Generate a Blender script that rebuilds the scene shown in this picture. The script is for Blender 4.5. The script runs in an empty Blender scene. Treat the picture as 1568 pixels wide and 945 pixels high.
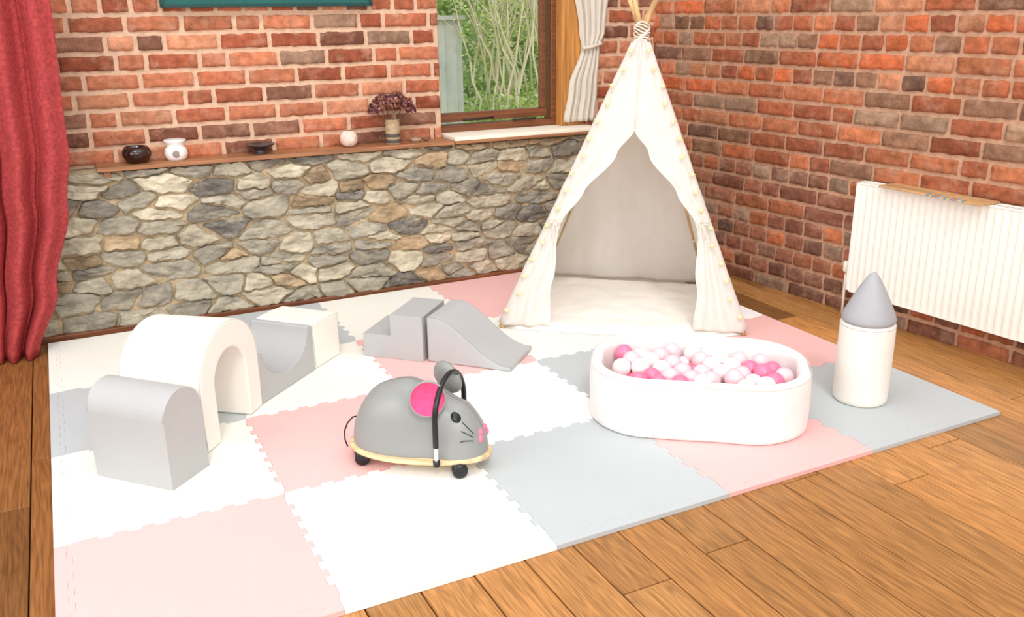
import bpy, math, random
from mathutils import Matrix, Vector, noise
rnd = random.Random(7)
pi = math.pi
def lin(c):
    return tuple(((v/255.0)/12.92 if v/255.0 <= 0.04045 else (((v/255.0)+0.055)/1.055)**2.4) for v in c)
# ---------------------------------------------------------------- materials
def nt(name):
    m = bpy.data.materials.new(name); m.use_nodes = True
    return m, m.node_tree, m.node_tree.nodes['Principled BSDF']
def mat(name, col, rough=0.6, var=0.06, scale=12, bump=0.0, bscale=200, spec=0.4, metal=0, sheen=0, emis=0, trans=0):
    m, t, b = nt(name); N = t.nodes; L = t.links
    tc = N.new('ShaderNodeTexCoord'); n = N.new('ShaderNodeTexNoise'); n.inputs['Scale'].default_value = scale; n.inputs['Detail'].default_value = 4
    L.new(tc.outputs['Object'], n.inputs['Vector'])
    r = N.new('ShaderNodeValToRGB'); c = lin(col)
    r.color_ramp.elements[0].position = .3; r.color_ramp.elements[1].position = .7
    r.color_ramp.elements[0].color = tuple(v*(1-var) for v in c)+(1,)
    r.color_ramp.elements[1].color = tuple(min(1, v*(1+var)) for v in c)+(1,)
    L.new(n.outputs['Fac'], r.inputs['Fac']); L.new(r.outputs['Color'], b.inputs['Base Color'])
    b.inputs['Roughness'].default_value = rough; b.inputs['Specular IOR Level'].default_value = spec; b.inputs['Metallic'].default_value = metal
    if sheen: b.inputs['Sheen Weight'].default_value = sheen
    if emis:
        b.inputs['Emission Color'].default_value = c+(1,); b.inputs['Emission Strength'].default_value = emis
    if bump:
        n2 = N.new('ShaderNodeTexNoise'); n2.inputs['Scale'].default_value = bscale; n2.inputs['Detail'].default_value = 3
        L.new(tc.outputs['Object'], n2.inputs['Vector'])
        bp = N.new('ShaderNodeBump'); bp.inputs['Strength'].default_value = bump; bp.inputs['Distance'].default_value = .004
        L.new(n2.outputs['Fac'], bp.inputs['Height']); L.new(bp.outputs['Normal'], b.inputs['Normal'])
    if trans:
        tr = N.new('ShaderNodeBsdfTranslucent'); tr.inputs['Color'].default_value = c+(1,)
        mx = N.new('ShaderNodeMixShader'); mx.inputs[0].default_value = trans
        L.new(b.outputs[0], mx.inputs[1]); L.new(tr.outputs[0], mx.inputs[2]); L.new(mx.outputs[0], N['Material Output'].inputs[0])
    return m
def attr_mat(name, rough=0.85, dark=0.45, light=1.35, scale=25, bump=.6, bscale=90, spec=.2, detail=8, smear=(210, 170, 140), sm=.5, sscale=9, bdist=.006, stretch=(1, 1, 1)):
    """colour comes from per-piece attribute Col, modulated with noise and lime/mortar smears"""
    m, t, b = nt(name); N = t.nodes; L = t.links
    a = N.new('ShaderNodeAttribute'); a.attribute_name = 'Col'
    tc = N.new('ShaderNodeTexCoord'); mp = N.new('ShaderNodeMapping'); mp.inputs['Scale'].default_value = stretch; L.new(tc.outputs['Object'], mp.inputs['Vector'])
    n = N.new('ShaderNodeTexNoise'); n.inputs['Scale'].default_value = scale; n.inputs['Detail'].default_value = detail; n.inputs['Roughness'].default_value = .65
    L.new(mp.outputs['Vector'], n.inputs['Vector'])
    mr = N.new('ShaderNodeMapRange'); mr.inputs['From Min'].default_value = .3; mr.inputs['From Max'].default_value = .7
    mr.inputs['To Min'].default_value = dark; mr.inputs['To Max'].default_value = light
    L.new(n.outputs['Fac'], mr.inputs['Value'])
    mx = N.new('ShaderNodeVectorMath'); mx.operation = 'SCALE'
    L.new(a.outputs['Color'], mx.inputs[0]); L.new(mr.outputs['Result'], mx.inputs['Scale'])
    n3 = N.new('ShaderNodeTexNoise'); n3.inputs['Scale'].default_value = sscale; n3.inputs['Detail'].default_value = 9; n3.inputs['Roughness'].default_value = .7
    L.new(mp.outputs['Vector'], n3.inputs['Vector'])
    m3 = N.new('ShaderNodeMapRange'); m3.inputs['From Min'].default_value = .5; m3.inputs['From Max'].default_value = .72; m3.inputs['To Max'].default_value = sm
    L.new(n3.outputs['Fac'], m3.inputs['Value'])
    mm = N.new('ShaderNodeMix'); mm.data_type = 'RGBA'; L.new(m3.outputs['Result'], mm.inputs[0]); L.new(mx.outputs['Vector'], mm.inputs[6]); mm.inputs[7].default_value = lin(smear)+(1,)
    L.new(mm.outputs[2], b.inputs['Base Color'])
    n2 = N.new('ShaderNodeTexNoise'); n2.inputs['Scale'].default_value = bscale; n2.inputs['Detail'].default_value = 6
    L.new(tc.outputs['Object'], n2.inputs['Vector'])
    bp = N.new('ShaderNodeBump'); bp.inputs['Strength'].default_value = bump; bp.inputs['Distance'].default_value = bdist
    L.new(n2.outputs['Fac'], bp.inputs['Height']); L.new(bp.outputs['Normal'], b.inputs['Normal'])
    b.inputs['Roughness'].default_value = rough; b.inputs['Specular IOR Level'].default_value = spec
    return m
def plank_mat(name):
    m, t, b = nt(name); N = t.nodes; L = t.links
    a = N.new('ShaderNodeAttribute'); a.attribute_name = 'Col'
    sp = N.new('ShaderNodeSeparateColor'); L.new(a.outputs['Color'], sp.inputs[0])
    ml = N.new('ShaderNodeMath'); ml.operation = 'MULTIPLY'; ml.inputs[1].default_value = 190; L.new(sp.outputs[0], ml.inputs[0])
    tc = N.new('ShaderNodeTexCoord'); mp = N.new('ShaderNodeMapping'); mp.inputs['Scale'].default_value = (9, .7, 1)
    L.new(tc.outputs['Object'], mp.inputs['Vector'])
    n = N.new('ShaderNodeTexNoise'); n.noise_dimensions = '4D'; n.inputs['Scale'].default_value = 1.5; n.inputs['Detail'].default_value = 3; n.inputs['Distortion'].default_value = .7
    L.new(mp.outputs['Vector'], n.inputs['Vector']); L.new(ml.outputs[0], n.inputs['W'])
    m2 = N.new('ShaderNodeMath'); m2.operation = 'MULTIPLY'; m2.inputs[1].default_value = 85; L.new(n.outputs['Fac'], m2.inputs[0])
    s = N.new('ShaderNodeMath'); s.operation = 'SINE'; L.new(m2.outputs[0], s.inputs[0])
    mp2 = N.new('ShaderNodeMapping'); mp2.inputs['Scale'].default_value = (170, 8, 1); L.new(tc.outputs['Object'], mp2.inputs['Vector'])
    n3 = N.new('ShaderNodeTexNoise'); n3.noise_dimensions = '4D'; n3.inputs['Scale'].default_value = 1; n3.inputs['Detail'].default_value = 5
    L.new(mp2.outputs['Vector'], n3.inputs['Vector']); L.new(ml.outputs[0], n3.inputs['W'])
    a1 = N.new('ShaderNodeMath'); a1.operation = 'MULTIPLY_ADD'; a1.inputs[1].default_value = .12; a1.inputs[2].default_value = .15; L.new(s.outputs[0], a1.inputs[0])
    a2 = N.new('ShaderNodeMath'); a2.operation = 'MULTIPLY_ADD'; a2.inputs[1].default_value = 1.6; L.new(n3.outputs['Fac'], a2.inputs[0]); L.new(a1.outputs[0], a2.inputs[2])
    mx = N.new('ShaderNodeVectorMath'); mx.operation = 'SCALE'; L.new(a.outputs['Color'], mx.inputs[0]); L.new(a2.outputs[0], mx.inputs['Scale'])
    L.new(mx.outputs['Vector'], b.inputs['Base Color'])
    bp = N.new('ShaderNodeBump'); bp.inputs['Strength'].default_value = .3; bp.inputs['Distance'].default_value = .002
    L.new(a2.outputs[0], bp.inputs['Height']); L.new(bp.outputs['Normal'], b.inputs['Normal'])
    b.inputs['Roughness'].default_value = .36; b.inputs['Specular IOR Level'].default_value = .3
    return m
def wood_mat(name, col, rough=.45, sc=(3, 60, 60)):
    m, t, b = nt(name); N = t.nodes; L = t.links
    tc = N.new('ShaderNodeTexCoord'); mp = N.new('ShaderNodeMapping'); mp.inputs['Scale'].default_value = sc
    L.new(tc.outputs['Object'], mp.inputs['Vector'])
    n = N.new('ShaderNodeTexNoise'); n.inputs['Scale'].default_value = 1; n.inputs['Detail'].default_value = 5; L.new(mp.outputs['Vector'], n.inputs['Vector'])
    r = N.new('ShaderNodeValToRGB'); c = lin(col); r.color_ramp.elements[0].position = .3; r.color_ramp.elements[1].position = .72
    r.color_ramp.elements[0].color = tuple(v*.55 for v in c)+(1,); r.color_ramp.elements[1].color = tuple(min(1, v*1.25) for v in c)+(1,)
    L.new(n.outputs['Fac'], r.inputs['Fac']); L.new(r.outputs['Color'], b.inputs['Base Color']); b.inputs['Roughness'].default_value = rough
    return m
# ---------------------------------------------------------------- mesh builder
class MB:
    def __init__(s): s.v = []; s.f = []; s.m = []; s.c = []; s.col = (1, 1, 1)
    def add(s, vs, fs, mi=0, M=None):
        k = len(s.v)
        for v in vs:
            v = Vector(v)
            if M is not None: v = M @ v
            s.v.append(tuple(v)); s.c.append(s.col)
        for f in fs: s.f.append(tuple(k+i for i in f)); s.m.append(mi)
    def box(s, a, b, mi=0, M=None):
        x0, y0, z0 = a; x1, y1, z1 = b
        s.add([(x0,y0,z0),(x1,y0,z0),(x1,y1,z0),(x0,y1,z0),(x0,y0,z1),(x1,y0,z1),(x1,y1,z1),(x0,y1,z1)],
              [(3,2,1,0),(4,5,6,7),(0,1,5,4),(1,2,6,5),(2,3,7,6),(3,0,4,7)], mi, M)
    def grid(s, fn, nu, nv, mi=0, closeu=False, M=None, flip=False):
        vs = [fn(i/nu, j/nv) for j in range(nv+1) for i in range(nu if closeu else nu+1)]
        w = nu if closeu else nu+1; fs = []
        for j in range(nv):
            for i in range(nu):
                a = j*w+i; b = j*w+(i+1) % w if closeu else j*w+i+1
                q = (a, b, b+w, a+w)
                fs.append(q[::-1] if flip else q)
        s.add(vs, fs, mi, M)
    def lathe(s, prof, n=32, mi=0, M=None):
        k = len(prof)
        s.grid(lambda u, v: (prof[round(v*(k-1))][0]*math.cos(2*pi*u), prof[round(v*(k-1))][0]*math.sin(2*pi*u), prof[round(v*(k-1))][1]), n, k-1, mi, True, M)
    def sph(s, c, r, n=16, m=10, mi=0, sc=(1,1,1), M=None):
        T = Matrix.Translation(c) @ Matrix.Diagonal((r*sc[0], r*sc[1], r*sc[2], 1))
        if M is not None: T = M @ T
        s.lathe([(max(1e-4, math.sin(pi*i/m)), -math.cos(pi*i/m)) for i in range(m+1)], n, mi, T)
    def tube(s, pts, r, n=8, mi=0, M=None, cap=True):
        P = [Vector(p) for p in pts]; R = r if isinstance(r, (list, tuple)) else [r]*len(P)
        vs = []; fs = []; up = None
        for i, p in enumerate(P):
            d = (P[min(i+1, len(P)-1)]-P[max(i-1, 0)]).normalized()
            if up is None:
                up = Vector((0, 0, 1)) if abs(d.z) < .9 else Vector((1, 0, 0))
            x = d.cross(up).normalized(); up = x.cross(d).normalized()
            for k in range(n):
                a = 2*pi*k/n; vs.append(p+(x*math.cos(a)+up*math.sin(a))*R[i])
        for i in range(len(P)-1):
            for k in range(n):
                a = i*n+k; b = i*n+(k+1) % n; fs.append((a, a+n, b+n, b))
        if cap: fs.append(tuple(range(n))); fs.append(tuple((len(P)-1)*n+k for k in reversed(range(n))))
        s.add(vs, fs, mi, M)
    def obj(s, name, mats, parent=None, smooth=True, M=None, bevel=0, seg=3, solid=0, sub=0, col=False):
        me = bpy.data.meshes.new(name); me.from_pydata(s.v, [], s.f)
        for m in mats: me.materials.append(m)
        me.polygons.foreach_set('material_index', s.m)
        me.polygons.foreach_set('use_smooth', [smooth]*len(s.f))
        if col:
            a = me.color_attributes.new('Col', 'FLOAT_COLOR', 'POINT')
            a.data.foreach_set('color', [x for c in s.c for x in (c[0], c[1], c[2], 1)])
        me.update()
        o = bpy.data.objects.new(name, me); bpy.context.collection.objects.link(o)
        if parent is not None: o.parent = parent
        if M is not None: o.matrix_local = M
        if solid: md = o.modifiers.new('s', 'SOLIDIFY'); md.thickness = solid; md.offset = 0
        if bevel:
            md = o.modifiers.new('b', 'BEVEL'); md.width = bevel; md.segments = seg; md.limit_method = 'ANGLE'; md.angle_limit = .6
            o.modifiers.new('w', 'WEIGHTED_NORMAL')
        if sub: md = o.modifiers.new('u', 'SUBSURF'); md.levels = sub; md.render_levels = sub
        return o
def empty(name, M=None):
    o = bpy.data.objects.new(name, None); bpy.context.collection.objects.link(o); o.empty_display_size = .1
    if M is not None: o.matrix_world = M
    return o
def frame(x, y, z, deg): return Matrix.Translation((x, y, z)) @ Matrix.Rotation(math.radians(deg), 4, 'Z')
def interp(x, pts):
    if x <= pts[0][0]: return pts[0][1]
    for (a, b), (c, d) in zip(pts, pts[1:]):
        if x <= c:
            t = (x-a)/(c-a); t = t*t*(3-2*t); return b+(d-b)*t
    return pts[-1][1]
def nz(x, y, z=0): return noise.noise(Vector((x, y, z)))

MZ = .015; MO = .0156
# ================================================================ FLOOR
P = MB(); x = -1.9; wood = plank_mat('oak_planks')
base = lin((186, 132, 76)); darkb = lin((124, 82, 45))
while x < 3.85:
    w = .15; y = -3.2-rnd.random()*1.2
    while y < 2.75:
        l = 1.1+rnd.random()*1.3; k = .72+rnd.random()*.38
        yc = y+l/2
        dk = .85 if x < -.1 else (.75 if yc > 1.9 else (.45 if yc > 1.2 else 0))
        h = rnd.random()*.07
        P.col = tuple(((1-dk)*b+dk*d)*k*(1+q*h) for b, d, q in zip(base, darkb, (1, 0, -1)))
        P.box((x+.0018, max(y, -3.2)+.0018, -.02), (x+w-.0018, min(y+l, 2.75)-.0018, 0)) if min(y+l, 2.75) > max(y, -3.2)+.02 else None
        y += l
    x += w
fl = empty('floor')
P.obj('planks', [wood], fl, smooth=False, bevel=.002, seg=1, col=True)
Q = MB(); Q.box((-1.9, -3.2, -.06), (3.85, 2.75, -.021)); Q.obj('subfloor', [mat('subfloor_dark', (40, 22, 12), .9)], fl, smooth=False)

# ================================================================ WALLS
mortar_b = mat('mortar_back', (218, 182, 154), .95, .12, 40, .8, 150, .1)
mortar_r = mat('mortar_right', (200, 158, 130), .95, .15, 40, .8, 150, .1)
mortar_s = mat('mortar_stone', (184, 162, 130), .95, .22, 30, 1.0, 90, .1)
brick_m = attr_mat('brick_clay_back', .88, .60, 1.28, 24, .8, 70, smear=(212, 174, 148), sm=.5, sscale=11)
brick_r = attr_mat('brick_clay_right', .88, .56, 1.3, 20, .9, 60, smear=(188, 154, 130), sm=.55, sscale=9)
stone_m = attr_mat('rubble_stone', .9, .52, 1.35, 14, .9, 34, smear=(212, 198, 170), sm=.65, sscale=12, bdist=.012, stretch=(.7, 1, 1.8))
def brickwall(x0, x1, z0, z1, holes, seed, pal, gap, pitch=.0825):
    R = random.Random(seed); B = MB(); z = z0; row = 0
    while z < z1:
        x = x0-R.random()*.24; row += 1; header = R.random() < .25
        while x < x1:
            L = (.122 if header else (.238 if R.random() > .15 else .125))*(1+.04*(R.random()-.5))
            a, b = max(x, x0)+gap/2, min(x+L, x1)-gap/2; c, d = z+gap/2, min(z+pitch, z1)-gap/2
            x += L
            segs = [(a, b)]
            for hx0, hx1, hz0, hz1 in holes:
                if d > hz0 and c < hz1:
                    ns = []
                    for (p, q) in segs:
                        if q <= hx0 or p >= hx1: ns.append((p, q)); continue
                        if p < hx0: ns.append((p, hx0))
                        if q > hx1: ns.append((hx1, q))
                    segs = ns
            for (p, q) in segs:
                if q-p < .02 or d-c < .02: continue
                col = R.choice(pal(z)); k = .76+R.random()*.42; B.col = tuple(v*k for v in lin(col))
                sx = R.random()*50; out = R.random()*.004; tz = (R.random()-.5)*.004
                nx, n2 = 12, 6
                def fn(u, v):
                    ex = min(u, 1-u)*nx; ez = min(v, 1-v)*n2
                    yy = -.005-out
                    if ex < .5 or ez < .5: yy = .014
                    px = p+(q-p)*(0 if u < .01 else 1 if u > .99 else (.006/(q-p) if u < 1.5/nx else 1-.006/(q-p) if u > 1-1.5/nx else (u-1/nx)/(1-2/nx)))
                    pz = c+(d-c)*(0 if v < .01 else 1 if v > .99 else (.09 if v < 1.5/n2 else .91 if v > 1-1.5/n2 else .09+.82*(v-1/n2)/(1-2/n2)))
                    jx = .005*nz(px*40+sx, pz*40, 3); jz = .006*nz(px*28, pz*30+sx, 7)
                    if yy < 0: yy += .006*nz(px*30, pz*40, sx)
                    return (px+jx, yy, pz+jz+tz*(u-.5))
                B.grid(fn, nx, n2)
        z += pitch
    return B
# --- back wall (stone dado + brick above), local frame: +x along wall, -y into the room
MBK = Matrix.Translation((0, 2.508, 0)) @ Matrix.Rotation(-.012, 4, 'Z')
wb = empty('wall_back', MBK)
WX0, WX1, WZ0, WZ1 = 1.975, 2.83, .795, 2.05
BT = 2.15; BY = .115
pb_ = [(192,118,86)]*5+[(178,102,73)]*5+[(202,136,102)]*3+[(162,88,62)]*3+[(140,96,76), (154,120,97), (132,84,66)]
B = brickwall(-1.0, 3.36, .76, BT, [(WX0, WX1, WZ0-.03, WZ1)], 3, lambda z: pb_, .014)
B.obj('bricks', [brick_m], wb, M=Matrix.Translation((0, BY, 0)), col=True)
Q = MB()
for a, b in [((-1.0, BY+.002, 0), (WX0, BY+.16, BT)), ((WX1, BY+.002, 0), (3.36, BY+.16, BT)), ((WX0, BY+.002, 0), (WX1, BY+.16, WZ0-.03)), ((WX0, BY+.002, WZ1), (WX1, BY+.16, BT))]:
    Q.box(a, b)
Q.obj('brick_mortar', [mortar_b], wb, smooth=False)
# stone dado
def clip(poly, nx, nz_, d):
    out = []
    for i in range(len(poly)):
        a = poly[i]; b = poly[(i+1) % len(poly)]
        da = a[0]*nx+a[1]*nz_-d; db = b[0]*nx+b[1]*nz_-d
        if da <= 0: out.append(a)
        if (da < 0 and db > 0) or (da > 0 and db < 0):
            t = da/(da-db); out.append((a[0]+(b[0]-a[0])*t, a[1]+(b[1]-a[1])*t))
    return out
R = random.Random(33); sites = []; AN = 2.4; z = .0; x0s, x1s, z0s, z1s = -.35, 3.36, .02, .755
zz = z0s
while zz < z1s:
    h = R.choice([.055, .075, .095, .12]); x = x0s-R.random()*.1
    while x < x1s+.1:
        w = R.choice([.09, .14, .18, .22, .28])*(.8+.4*R.random())
        sites.append(((x+w/2+(R.random()-.5)*.05), (zz+h/2+(R.random()-.5)*.055)*AN))
        if h > .09 and R.random() < .4: sites.append((x+w/2+.06*(R.random()-.5), (zz+h*.95)*AN))
        x += w
    zz += h
S = MB(); pals = [(176,167,148)]*4+[(158,150,134)]*4+[(190,179,156)]*4+[(142,135,122)]*3+[(198,186,162)]*2+[(166,142,112),(124,118,110),(178,152,120)]
for i, (sx, sy) in enumerate(sites):
    poly = [(x0s, z0s*AN), (x1s, z0s*AN), (x1s, z1s*AN), (x0s, z1s*AN)]
    for j, (tx, ty) in enumerate(sites):
        if j == i or abs(tx-sx) > .7 or abs(ty-sy) > .7: continue
        nx_, nz_ = tx-sx, ty-sy; d = (tx*tx+ty*ty-sx*sx-sy*sy)/2
        poly = clip(poly, nx_, nz_, d)
        if len(poly) < 3: break
    if len(poly) < 3: continue
    poly = [(a, b/AN) for a, b in poly]
    cx = sum(a for a, b in poly)/len(poly); cz = sum(b for a, b in poly)/len(poly)
    rr = sum(math.hypot(a-cx, b-cz) for a, b in poly)/len(poly)
    if rr < .02: continue
    g = .003+R.random()*.0035; ins = poly[:]
    for k in range(len(poly)):
        a = poly[k]; b = poly[(k+1) % len(poly)]; ex, ez = b[0]-a[0], b[1]-a[1]; l = math.hypot(ex, ez)
        if l < 1e-5: continue
        n_ = (ez/l, -ex/l); d = a[0]*n_[0]+a[1]*n_[1]
        if cx*n_[0]+cz*n_[1] > d: n_ = (-n_[0], -n_[1]); d = -d
        ins = clip(ins, n_[0], n_[1], d-g)
        if len(ins) < 3: break
    if len(ins) < 3: continue
    c2 = []
    for k in range(len(ins)):
        a = ins[k]; b = ins[(k+1) % len(ins)]
        c2 += [(a[0]*.93+b[0]*.07, a[1]*.93+b[1]*.07), (a[0]*.07+b[0]*.93, a[1]*.07+b[1]*.93)]
    ins = c2
    per = []
    for k in range(len(ins)):
        a = ins[k]; b = ins[(k+1) % len(ins)]; l = math.hypot(a[0]-b[0], a[1]-b[1]); n_ = max(1, int(l/.010))
        for q in range(n_): per.append((a[0]+(b[0]-a[0])*q/n_, a[1]+(b[1]-a[1])*q/n_))
    N = len(per); relief = .008+R.random()*.018; sd = R.random()*90; tx, tz = (R.random()-.5)*.2, (R.random()-.5)*.26
    k_ = .80+R.random()*.36; S.col = tuple(v*k_ for v in lin(R.choice(pals)))
    vs = []; rings = [(1.0, .02), (.99, .0), (.97, -.75), (.92, -.96), (.78, -1), (.6, -1), (.4, -1), (.2, -1)]
    for ri, (s_, y_) in enumerate(rings):
        for (a, b) in per:
            jx = .012*nz(a*26, b*26, sd)+.005*nz(a*70, b*70, sd); jz = .011*nz(a*26+9, b*26, sd)+.005*nz(a*70+4, b*70, sd)
            px = cx+(a+jx-cx)*s_; pz = cz+(b+jz-cz)*s_
            y = y_ if y_ > 0 else y_*relief
            if y_ < 0:
                y += .012*nz(px*14, pz*22, sd)+.008*nz(px*40, pz*60, sd)+tx*(px-cx)+tz*(pz-cz)
                y -= .010*abs(nz(px*9+3, pz*30, sd+9))
            vs.append((px, y, pz))
    vs.append((cx, -relief, cz)); fs = []
    for ri in range(len(rings)-1):
        for k in range(N):
            a = ri*N+k; b = ri*N+(k+1) % N; fs.append((a, b, b+N, a+N))
    for k in range(N): fs.append(((len(rings)-1)*N+k, (len(rings)-1)*N+(k+1) % N, len(vs)-1))
    S.add(vs, fs)
S.obj('rubble_stones', [stone_m], wb, smooth=True, col=True)
Q = MB(); Q.grid(lambda u, v: (x0s-.6+(x1s-x0s+.6)*u, .0+.007*nz(u*60, v*14), .0+.757*v), 300, 60)
Q.box((-1.0, .02, 0), (3.36, BY+.01, .757)); Q.obj('stone_mortar', [mortar_s], wb)
# --- right wall
ANG = -84.9
MR = Matrix.Translation((3.325, 2.60, 0)) @ Matrix.Rotation(math.radians(ANG), 4, 'Z')
wr = empty('wall_right', MR)
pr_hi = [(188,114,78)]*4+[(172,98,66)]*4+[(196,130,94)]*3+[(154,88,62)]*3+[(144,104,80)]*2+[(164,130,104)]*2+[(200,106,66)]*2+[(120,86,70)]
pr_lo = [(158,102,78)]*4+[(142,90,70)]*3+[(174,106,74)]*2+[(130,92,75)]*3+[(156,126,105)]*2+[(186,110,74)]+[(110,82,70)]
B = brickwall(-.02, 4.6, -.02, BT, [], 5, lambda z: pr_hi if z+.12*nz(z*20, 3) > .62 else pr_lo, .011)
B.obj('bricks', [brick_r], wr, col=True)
Q = MB(); Q.box((-.02, .003, -.02), (4.6, .14, BT)); Q.obj('brick_mortar', [mortar_r], wr, smooth=False)

# ---- trims, shelf, sill
dkwood = wood_mat('dark_stained_wood', (124, 72, 42)); shelfw = wood_mat('shelf_wood', (172, 116, 78))
gold = wood_mat('golden_oak', (206, 142, 74), sc=(60, 60, 3)); sillw = mat('sill_cream', (250, 240, 220), .5, .04, 8)
Q = MB(); Q.box((-.35, -.035, 0), (3.3, .0, .03)); Q.obj('baseboard_back', [dkwood], None, smooth=False, M=MBK, bevel=.004)
sh = MB(); sh.box((.275, -.045, .757), (1.985, BY-.001, .776)); sh.box((.30, -.02, .727), (.33, .0, .757)); sh.obj('mantel_shelf', [shelfw], None, smooth=False, M=MBK, bevel=.003)
Q = MB(); Q.box((1.99, -.04, .772), (2.86, BY+.1, .793)); Q.box((1.99, -.05, .758), (2.86, -.02, .7715), 1)
Q.obj('trim_window_sill', [sillw, shelfw], None, smooth=False, M=MBK, bevel=.004)
# ---- window
wn = empty('window_1', MBK); Q = MB(); yw = BY+.05
def fr(x0, x1, z0, z1, y0, y1, mi=0): Q.box((x0, y0, z0), (x1, y1, z1), mi)
fr(WX0, WX1, .793, .83, yw, yw+.09); fr(WX0, WX0+.022, .83, WZ1, yw, yw+.09); fr(WX0, WX1, WZ1-.05, WZ1, yw, yw+.09)
fr(WX0+.022, 2.65, .845, .893, yw+.02, yw+.06); fr(2.615, 2.645, .893, WZ1-.06, yw+.02, yw+.06)
fr(2.668, 2.70, .83, WZ1-.05, yw, yw+.09)
fr(2.70, WX1+.004, .793, WZ1, BY-.015, BY+.13, 1)
Q.obj('frame', [dkwood, gold], wn, smooth=False, bevel=.004)
Q = MB(); Q.tube([(2.12, yw-.01, .853), (2.16, yw-.02, .858), (2.3, yw-.02, .862)], .006); Q.tube([(2.42, yw-.01, .84), (2.56, yw-.015, .842)], .006)
Q.obj('casement_stay', [mat('dark_iron', (40, 32, 28), .5)], wn)
gm, t, b = nt('window_glass'); N = t.nodes; tr = N.new('ShaderNodeBsdfTransparent'); gl = N.new('ShaderNodeBsdfGlossy'); gl.inputs['Roughness'].default_value = .02
mx = N.new('ShaderNodeMixShader'); mx.inputs[0].default_value = .04; t.links.new(tr.outputs[0], mx.inputs[1]); t.links.new(gl.outputs[0], mx.inputs[2]); t.links.new(mx.outputs[0], N['Material Output'].inputs[0])
Q = MB(); Q.box((WX0+.027, yw+.035, .88), (2.617, yw+.04, WZ1-.06)); Q.obj('pane', [gm], wn, smooth=False)

# ================================================================ PLAY MAT
white_m = mat('foam_white', (248, 247, 245), .75, .01, 5, .25, 500)
pink_m = mat('foam_pink', (238, 188, 184), .75, .015, 5, .25, 500)
grey_m = mat('foam_grey', (190, 195, 196), .75, .015, 5, .25, 500)
crm_m = mat('foam_offwhite', (242, 239, 229), .75, .01, 5, .25, 500)
T = .6; E = .038; pat = ['pwgpg', 'cpwgp', 'gcpcw', 'cgcpc']
XS = [-E, 0, T, 2*T, 3*T, 4*T, 5*T, 5*T+E]; YS = [-E, 0, T, 2*T, 3*T, 4*T, 4*T+E]
def seam(a, b, on):
    if not on or b-a < .3: return [(a, 0), (b, 0)]
    pts = [(a, 0)]; n = 16; st = (b-a)/n; A_ = .0075
    for k in range(n):
        s0 = a+k*st
        if k in (0, n-1): continue
        o = A_ if k % 2 else -A_
        pts += [(s0-.0025, o), (s0+st+.0025, o)]
    out = [pts[0]]
    for p in pts[1:]:
        out.append((max(p[0], out[-1][0]+.0008), p[1]))
    out.append((b, 0)); return out
Q = MB()
mi_of = dict(w=0, p=1, g=2, c=3)
for i in range(7):
    for j in range(6):
        x0, x1, y0, y1 = XS[i], XS[i+1], YS[j], YS[j+1]
        c = pat[min(max(j-1, 0), 3)][min(max(i-1, 0), 4)]
        def gg(e): return .0003 if e else .0009
        loop = []
        loop += [(p, y0+o+(gg(j in (1, 5)) if j else 0)) for p, o in seam(x0, x1, j > 0)][:-1]
        loop += [(x1+o-(gg(i in (0, 5)) if i < 6 else 0), p) for p, o in seam(y0, y1, i < 6)][:-1]
        loop += [(p, y1+o-(gg(j in (0, 4)) if j < 5 else 0)) for p, o in reversed(seam(x0, x1, j < 5))][:-1]
        loop += [(x0+o+(gg(i in (1, 6)) if i else 0), p) for p, o in reversed(seam(y0, y1, i > 0))][:-1]
        n = len(loop)
        vs = [(a, b, 0.0008) for a, b in loop]+[(a, b, MZ) for a, b in loop]
        fs = [tuple(n+k for k in range(n))]+[(k, (k+1) % n, n+(k+1) % n, n+k) for k in range(n)]
        Q.add(vs, fs, mi_of[c])
Q.box((-E+.004, -E+.004, .0005), (5*T+E-.004, 4*T+E-.004, .011), 4)
Q.obj('foam_play_mat', [white_m, pink_m, grey_m, crm_m, mat('foam_core', (238, 232, 228), .9)], None, smooth=False)

# ================================================================ SOFT PLAY
sgrey = mat('vinyl_grey', (180, 180, 179), .55, .02, 6, .15, 300, .35)
swhite = mat('vinyl_white', (242, 237, 227), .55, .015, 6, .15, 300, .35)
thread = mat('seam_thread', (214, 209, 200), .7, .02, 6); threadg = mat('seam_thread_grey', (152, 152, 152), .7, .02, 6)
def prism(name, m, bot, top, M, length, bev=.009, seamcol=None):
    Q = MB(); n = len(bot); vs = []
    for y in (0, length):
        vs += [(a, y, b) for a, b in bot]+[(a, y, b) for a, b in top]
    o = 2*n; fs = []
    for k in range(n-1):
        fs.append((k, k+1, n+k+1, n+k)); fs.append((o+k+1, o+k, o+n+k, o+n+k+1))
        fs.append((k, o+k, o+k+1, k+1)); fs.append((n+k, n+k+1, o+n+k+1, o+n+k))
    fs.append((0, n, o+n, o)); fs.append((n-1, o+n-1, o+2*n-1, 2*n-1))
    Q.add(vs, fs)
    par = empty(name, M)
    Q.obj('foam_body', [m], par, True, None, bevel=bev, seg=3)
    S_ = MB(); e = bev*.30
    for y in (0, length):
        yy = y+(e if y == 0 else -e)
        path = [(a+(e if k == 0 else -e if k == n-1 else 0), yy, b-e) for k, (a, b) in enumerate(top)]
        path = [(max(path[0][0], e), yy, .01)]+[p for p in path if p[2] > .012]+[(path[-1][0], yy, .01)]
        S_.tube(path, .0016, 6)
    S_.obj('piping', [seamcol or threadg], par)
    return par
def lin_(n, a, b): return [a+(b-a)*k/(n-1) for k in range(n)]
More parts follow.
